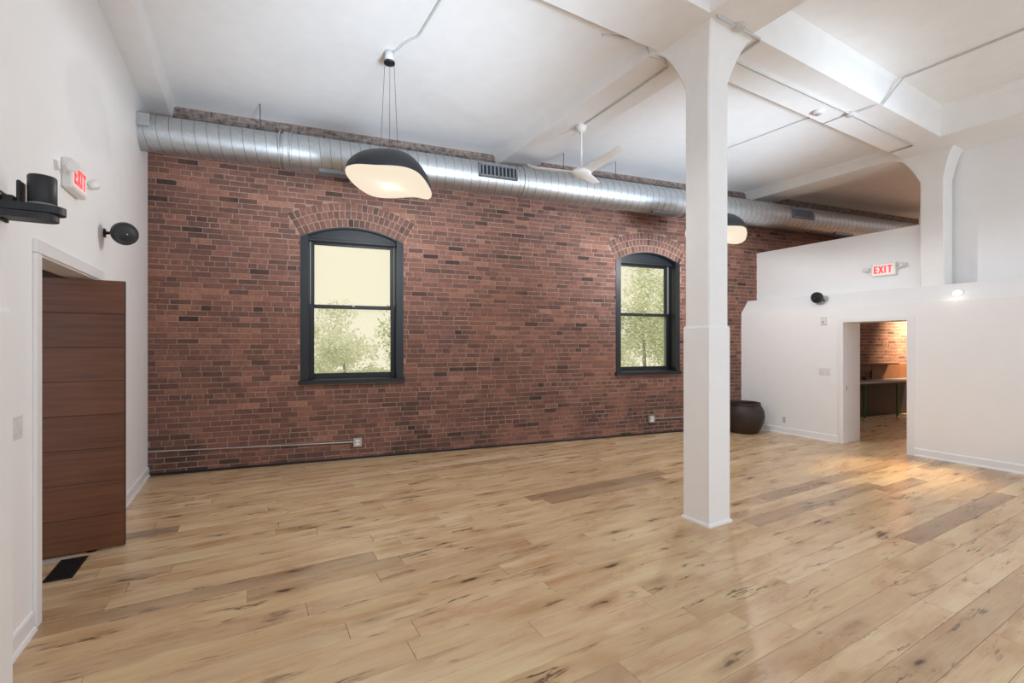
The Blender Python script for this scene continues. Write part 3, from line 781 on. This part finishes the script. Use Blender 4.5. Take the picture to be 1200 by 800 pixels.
plate('thermostat', (XR, 3.945, 1.907), -pi / 2, .085, .125, 'small white sensor box under the round speaker on the partition', 'sensor', 'sensor', d=.022)
plate('light_switch', (XR, 3.937, 1.098), -pi / 2, .165, .115, 'white triple light switch left of the side-room doorway', 'light switch', 'switch')
plate('wall_outlet', (XR, 4.575, .246), -pi / 2, .07, .115, 'white outlet low on the partition near the big brown pot', 'outlet', 'outletw')
def wpt(s, d, z): return WP + WU * s + WN * d + Vector((0, 0, z))
plate('wall_outlet', wpt(2.322, .006, .227), -ANG, .105, .112, 'grey boxed outlet on the brick below the window near the wooden door', 'outlet', 'outlet', 'grey_plastic', d=.045)
plate('wall_outlet', wpt(7.066, .006, .262), -ANG, .105, .112, 'grey boxed outlet on the brick below the window near the column', 'outlet', 'outlet', 'grey_plastic', d=.045)
def conduit(pts, r, label, mat='conduit', nm='conduit', boxes=()):
    p0 = Vector(pts[0]); e = empty(nm, p0); tag(e, label, 'conduit')
    m = MB(); m.tube([Vector(p) - p0 for p in pts], r, 8); m.build('pipe', M[mat], e)
    for b in boxes:
        b = Vector(b) - p0; q = MB(); q.lathe([(0, .0), (.045, .0), (.047, -.012), (.045, -.038), (.04, -.042), (0, -.042)], 16, tuple(b)); q.build('junction_box', M['conduit'], e)
    return e
conduit([wpt(.0, .016, .289), wpt(.6, .016, .270), wpt(1.4, .016, .250), wpt(2.27, .016, .230)], .0085, 'thin metal conduit running along the brick from the corner to an outlet', 'conduit_metal')
conduit([wpt(7.118, .016, .262), wpt(8.0, .016, .245), wpt(8.98, .016, .235)], .0085, 'thin metal conduit running along the brick behind the free-standing column', 'conduit_metal')
conduit([(3.90, 2.72, SOF - .012), (4.2, 2.726, SOF - .012), (6.0, 2.70, SOF - .012), (7.70, 2.71, SOF - .012), (7.72, 2.73, SOF - .012), (7.74, 2.98, SOF - .012)], .0115, 'white conduit along the underside of the beam towards the partition', boxes=[(6.02, 2.70, SOF)])
conduit([(6.035, 2.640, SOF - .014), (6.05, 2.48, SOF - .014), (6.12, 2.42, SOF + .0), (6.30, 2.405, SOF + .18), (6.45, 2.36, CEIL_F - .016), (6.465, 2.30, CEIL_F - .012), (6.473, 1.4, CEIL_F - .012), (6.48, CBACK, CEIL_F - .012)], .0105, 'white conduit climbing over the beam onto the near ceiling bay')
conduit([(6.02, 2.75, SOF - .012), (6.03, 3.0, SOF - .006), (6.06, 3.10, CEIL_R - .02), (6.05, 3.3, CEIL_R - .008), (6.02, 3.9, CEIL_R - .008), (5.99, 4.3, CEIL_R - .008)], .006, 'thin white cable run across the ceiling bay behind the beam')
conduit([(3.53, 4.42, SOF - .010), (3.51, 3.57, SOF - .010), (3.49, 3.10, SOF - .012), (3.36, 3.04, SOF - .012), (3.27, 3.05, SOF - .012), (3.235, 3.08, SOF - .004), (3.19, 3.10, SOF + .10), (3.15, 3.12, CEIL_R - .01), (2.8, 3.25, CEIL_R - .01)], .0105, 'white conduit on the beam leading to the ceiling fan')
conduit([(1.225, 4.415, CEIL_R - .012), (1.24, 4.38, CEIL_R - .012), (1.262, 4.27, CEIL_R - .012), (1.30, 4.18, CEIL_R - .012), (1.345, 4.10, CEIL_R - .012), (1.356, 4.03, CEIL_R - .012), (1.367, 3.57, CEIL_R - .012), (1.37, 3.06, CEIL_R - .012)], .009, 'thin white conduit on the ceiling feeding the pendant by the wooden door')
conduit([(3.20, 2.43, SOF + .22), (3.27, 2.418, SOF + .03), (3.30, 2.425, SOF - .012), (3.60, 2.425, SOF - .012), (3.86, 2.425, SOF - .012), (3.885, 2.45, SOF - .012), (3.90, 2.60, SOF - .012), (3.90, 2.72, SOF - .012)], .0115, 'white conduit with a round box wrapping the capital of the free-standing column', boxes=[(3.56, 2.415, SOF + .01)])
sd = empty('smoke_detector', (5.66, 2.86, SOF)); tag(sd, 'small white round smoke detector under the beam', 'smoke detector')
MB().lathe([(0, 0), (.06, 0), (.062, -.015), (.055, -.032), (.04, -.036), (0, -.036)], 24).build('body', M['white_plastic'], sd)
MB().lathe([(.02, -.036), (.034, -.036), (.03, -.044), (0, -.046)], 20).build('sensor_cap', M['grey_plastic'], sd)

# ------------------------------------------------------------------ big brown pot in the corner
pot = empty('floor_pot', (7.53, 5.03, 0)); tag(pot, 'big round dark brown ceramic pot in the corner by the brick wall', 'pot')
MB().lathe([(0, .0), (.21, .0), (.235, .012), (.27, .07), (.315, .18), (.335, .29), (.325, .38), (.29, .45), (.265, .48), (.262, .497), (.272, .510), (.272, .520), (.262, .524), (.248, .52), (.245, .49), (.27, .42), (.30, .3), (.26, .10), (0, .06)], 56).build('body', M['pot'], pot)
MB().lathe([(.262, .470), (.276, .472), (.280, .478), (.270, .486)], 56).build('shoulder_ring', M['pot'], pot)

# ------------------------------------------------------------------ downlight on the sloping shoulder
dl = empty('downlight', (8.045, 2.37, 2.20)); tag(dl, 'small lit downlight in the sloping shoulder of the partition', 'downlight')
nrm = Vector((-(SH1 - SH0), 0, SHX - XR)).normalized()       # normal of the slope, up and into the room
dl.rotation_mode = 'QUATERNION'; dl.rotation_quaternion = nrm.to_track_quat('Z', 'Y')
MB().lathe([(.062, -.004), (.066, .004), (.060, .010), (.046, .008), (.044, .002)], 28).build('trim_ring', M['trim'], dl)
MB().lathe([(.046, .006), (.02, .004), (0, .004)], 24).build('lens', M['downlight'], dl)
ld = bpy.data.lights.new('downlight_lamp', 'SPOT'); ld.energy = 230; ld.color = (1, .76, .40); ld.spot_size = radians(46); ld.spot_blend = .9; ld.shadow_soft_size = .05
lo = bpy.data.objects.new('downlight_lamp', ld); COL.objects.link(lo); lo.location = (7.86, 2.37, 2.24); lo.rotation_euler = Vector((-1.05, .12, -2.2)).to_track_quat('-Z', 'Y').to_euler()
ld = bpy.data.lights.new('downlight_glow', 'POINT'); ld.energy = .25; ld.color = (1, .95, .85); ld.shadow_soft_size = 0
lo = bpy.data.objects.new('downlight_glow', ld); COL.objects.link(lo); lo.location = (7.90, 2.37, 2.19)

# ------------------------------------------------------------------ side room behind the doorway
ct = empty('counter_table', wpt(12.3, .22, 0), -ANG); tag(ct, 'long grey-topped counter on green legs in the brick side room', 'counter')
MB().box(-1.6, 1.55, -.26, .20, .745, .785, .004).build('top', M['counter_top'], ct)
for x in (-1.35, -.42, .60, 1.45):
    g = MB().tube([(x, -.20, .06), (x, -.20, .745)], .019, 12).build('leg', M['green_leg'], ct)
    MB().lathe([(0, 0), (.022, 0), (.022, .03), (.012, .06), (0, .06)], 12, (x, -.20, 0)).build('foot', M['chrome'], g)
MB().box(-1.58, 1.53, -.21, -.18, .70, .745).build('apron', M['dark_panel'], ct)
o = MB().box(9.7, 14.2, -.05, -.008, 0, .72).build('wainscot_panel', M['dark_panel']); o.location = WP; o.rotation_euler = (0, 0, -ANG); tag(o, 'dark panel on the brick under the grey counter of the side room', 'panel')
shf = empty('wall_shelf', wpt(12.0, .007, 1.10), -ANG); tag(shf, 'thin pale shelf on the brick wall of the side room', 'shelf')
MB().box(-1.6, 1.28, -.24, 0, 0, .025, .003).build('board', M['brown_board'], shf)
MB().box(-1.6, .70, -.03, 0, -.14, -.02).build('back_rail', M['grey_board'], shf)
o = MB().box(12.72, 14.2, -.04, -.008, .79, 1.09).build('backsplash_board', M['brown_board']); o.location = WP; o.rotation_euler = (0, 0, -ANG); tag(o, 'brown board between the counter and shelf of the side room', 'board')
LB_ = {11.95: 'tiny black bottle alone at the middle of the side-room counter', 12.35: 'tiny black bottle on the side-room counter, next to the brown board'}
for s_ in (11.95, 12.35):
    b = empty('small_bottle', wpt(s_, .12, .785)); tag(b, LB_[s_], 'bottle', 'black bottles on the side-room counter')
    MB().lathe([(0, 0), (.022, 0), (.022, .05), (.009, .065), (.009, .085), (0, .085)], 14).build('body', M['black'], b)
m = MB(); m.box(14.1, 14.2, 1.8, 5.2, -.02, CEIL_R); m.box(RB + .1, 14.2, 1.9, 2.0, -.02, CEIL_R)
tag(m.build('wall_side_room', M['wall']), 'white walls closing the brick side room', 'wall', kind='structure')
ld = bpy.data.lights.new('side_room_lamp', 'SPOT'); ld.energy = 1150; ld.color = (1, .74, .46); ld.spot_size = radians(95); ld.spot_blend = .8; ld.shadow_soft_size = .06
lo = bpy.data.objects.new('side_room_lamp', ld); COL.objects.link(lo); lo.location = (13.0, 3.6, 2.7); lo.rotation_euler = Vector((.1, 1, -.75)).to_track_quat('-Z', 'Y').to_euler()

# ------------------------------------------------------------------ outside: trees beyond the windows
tag(MB().box(-30, 60, 8.2, 80, -3.3, -3.0).build('ground_outside', M['ground']), 'pale grassy ground outside the arched windows', 'ground', kind='structure')
def tree(x, y, zc_, rx, rz, n, leaf, sz, label, seed):
    rnd = random.Random(seed); e = empty('tree', (x, y, -3.0)); tag(e, label, 'tree', 'trees outside the windows')
    zc_ += 3.0
    MB().tube([(0, 0, 0), (.05, 0, zc_ * .5), (-.05, .05, zc_)], [.16, .12, .06], 8).build('trunk', M['trunk'], e)
    m = MB(); blobs = [(rnd.gauss(0, .5) * rx, rnd.gauss(0, .4) * rx, zc_ + rnd.gauss(0, .5) * rz, rnd.uniform(.25, .5)) for _ in range(26)]
    for _ in range(n):
        bx, by, bz, br = rnd.choice(blobs); d = Vector((rnd.gauss(0, 1), rnd.gauss(0, 1), rnd.gauss(0, 1))).normalized() * (rnd.random() ** .4)
        p = Vector((bx + d.x * br * rx, by + d.y * br * rx, bz + d.z * br * rz))
        u = Vector((rnd.gauss(0, 1), rnd.gauss(0, 1), rnd.gauss(0, 1))).normalized(); v = u.orthogonal().normalized(); s = sz * rnd.uniform(.6, 1.3)
        m.add([p - u * s, p + v * s * .5, p + u * s, p - v * s * .5], [(0, 1, 2, 3)])
    f = m.build('foliage', M['leaf%d' % leaf], e, False); tag(f, kind='stuff')
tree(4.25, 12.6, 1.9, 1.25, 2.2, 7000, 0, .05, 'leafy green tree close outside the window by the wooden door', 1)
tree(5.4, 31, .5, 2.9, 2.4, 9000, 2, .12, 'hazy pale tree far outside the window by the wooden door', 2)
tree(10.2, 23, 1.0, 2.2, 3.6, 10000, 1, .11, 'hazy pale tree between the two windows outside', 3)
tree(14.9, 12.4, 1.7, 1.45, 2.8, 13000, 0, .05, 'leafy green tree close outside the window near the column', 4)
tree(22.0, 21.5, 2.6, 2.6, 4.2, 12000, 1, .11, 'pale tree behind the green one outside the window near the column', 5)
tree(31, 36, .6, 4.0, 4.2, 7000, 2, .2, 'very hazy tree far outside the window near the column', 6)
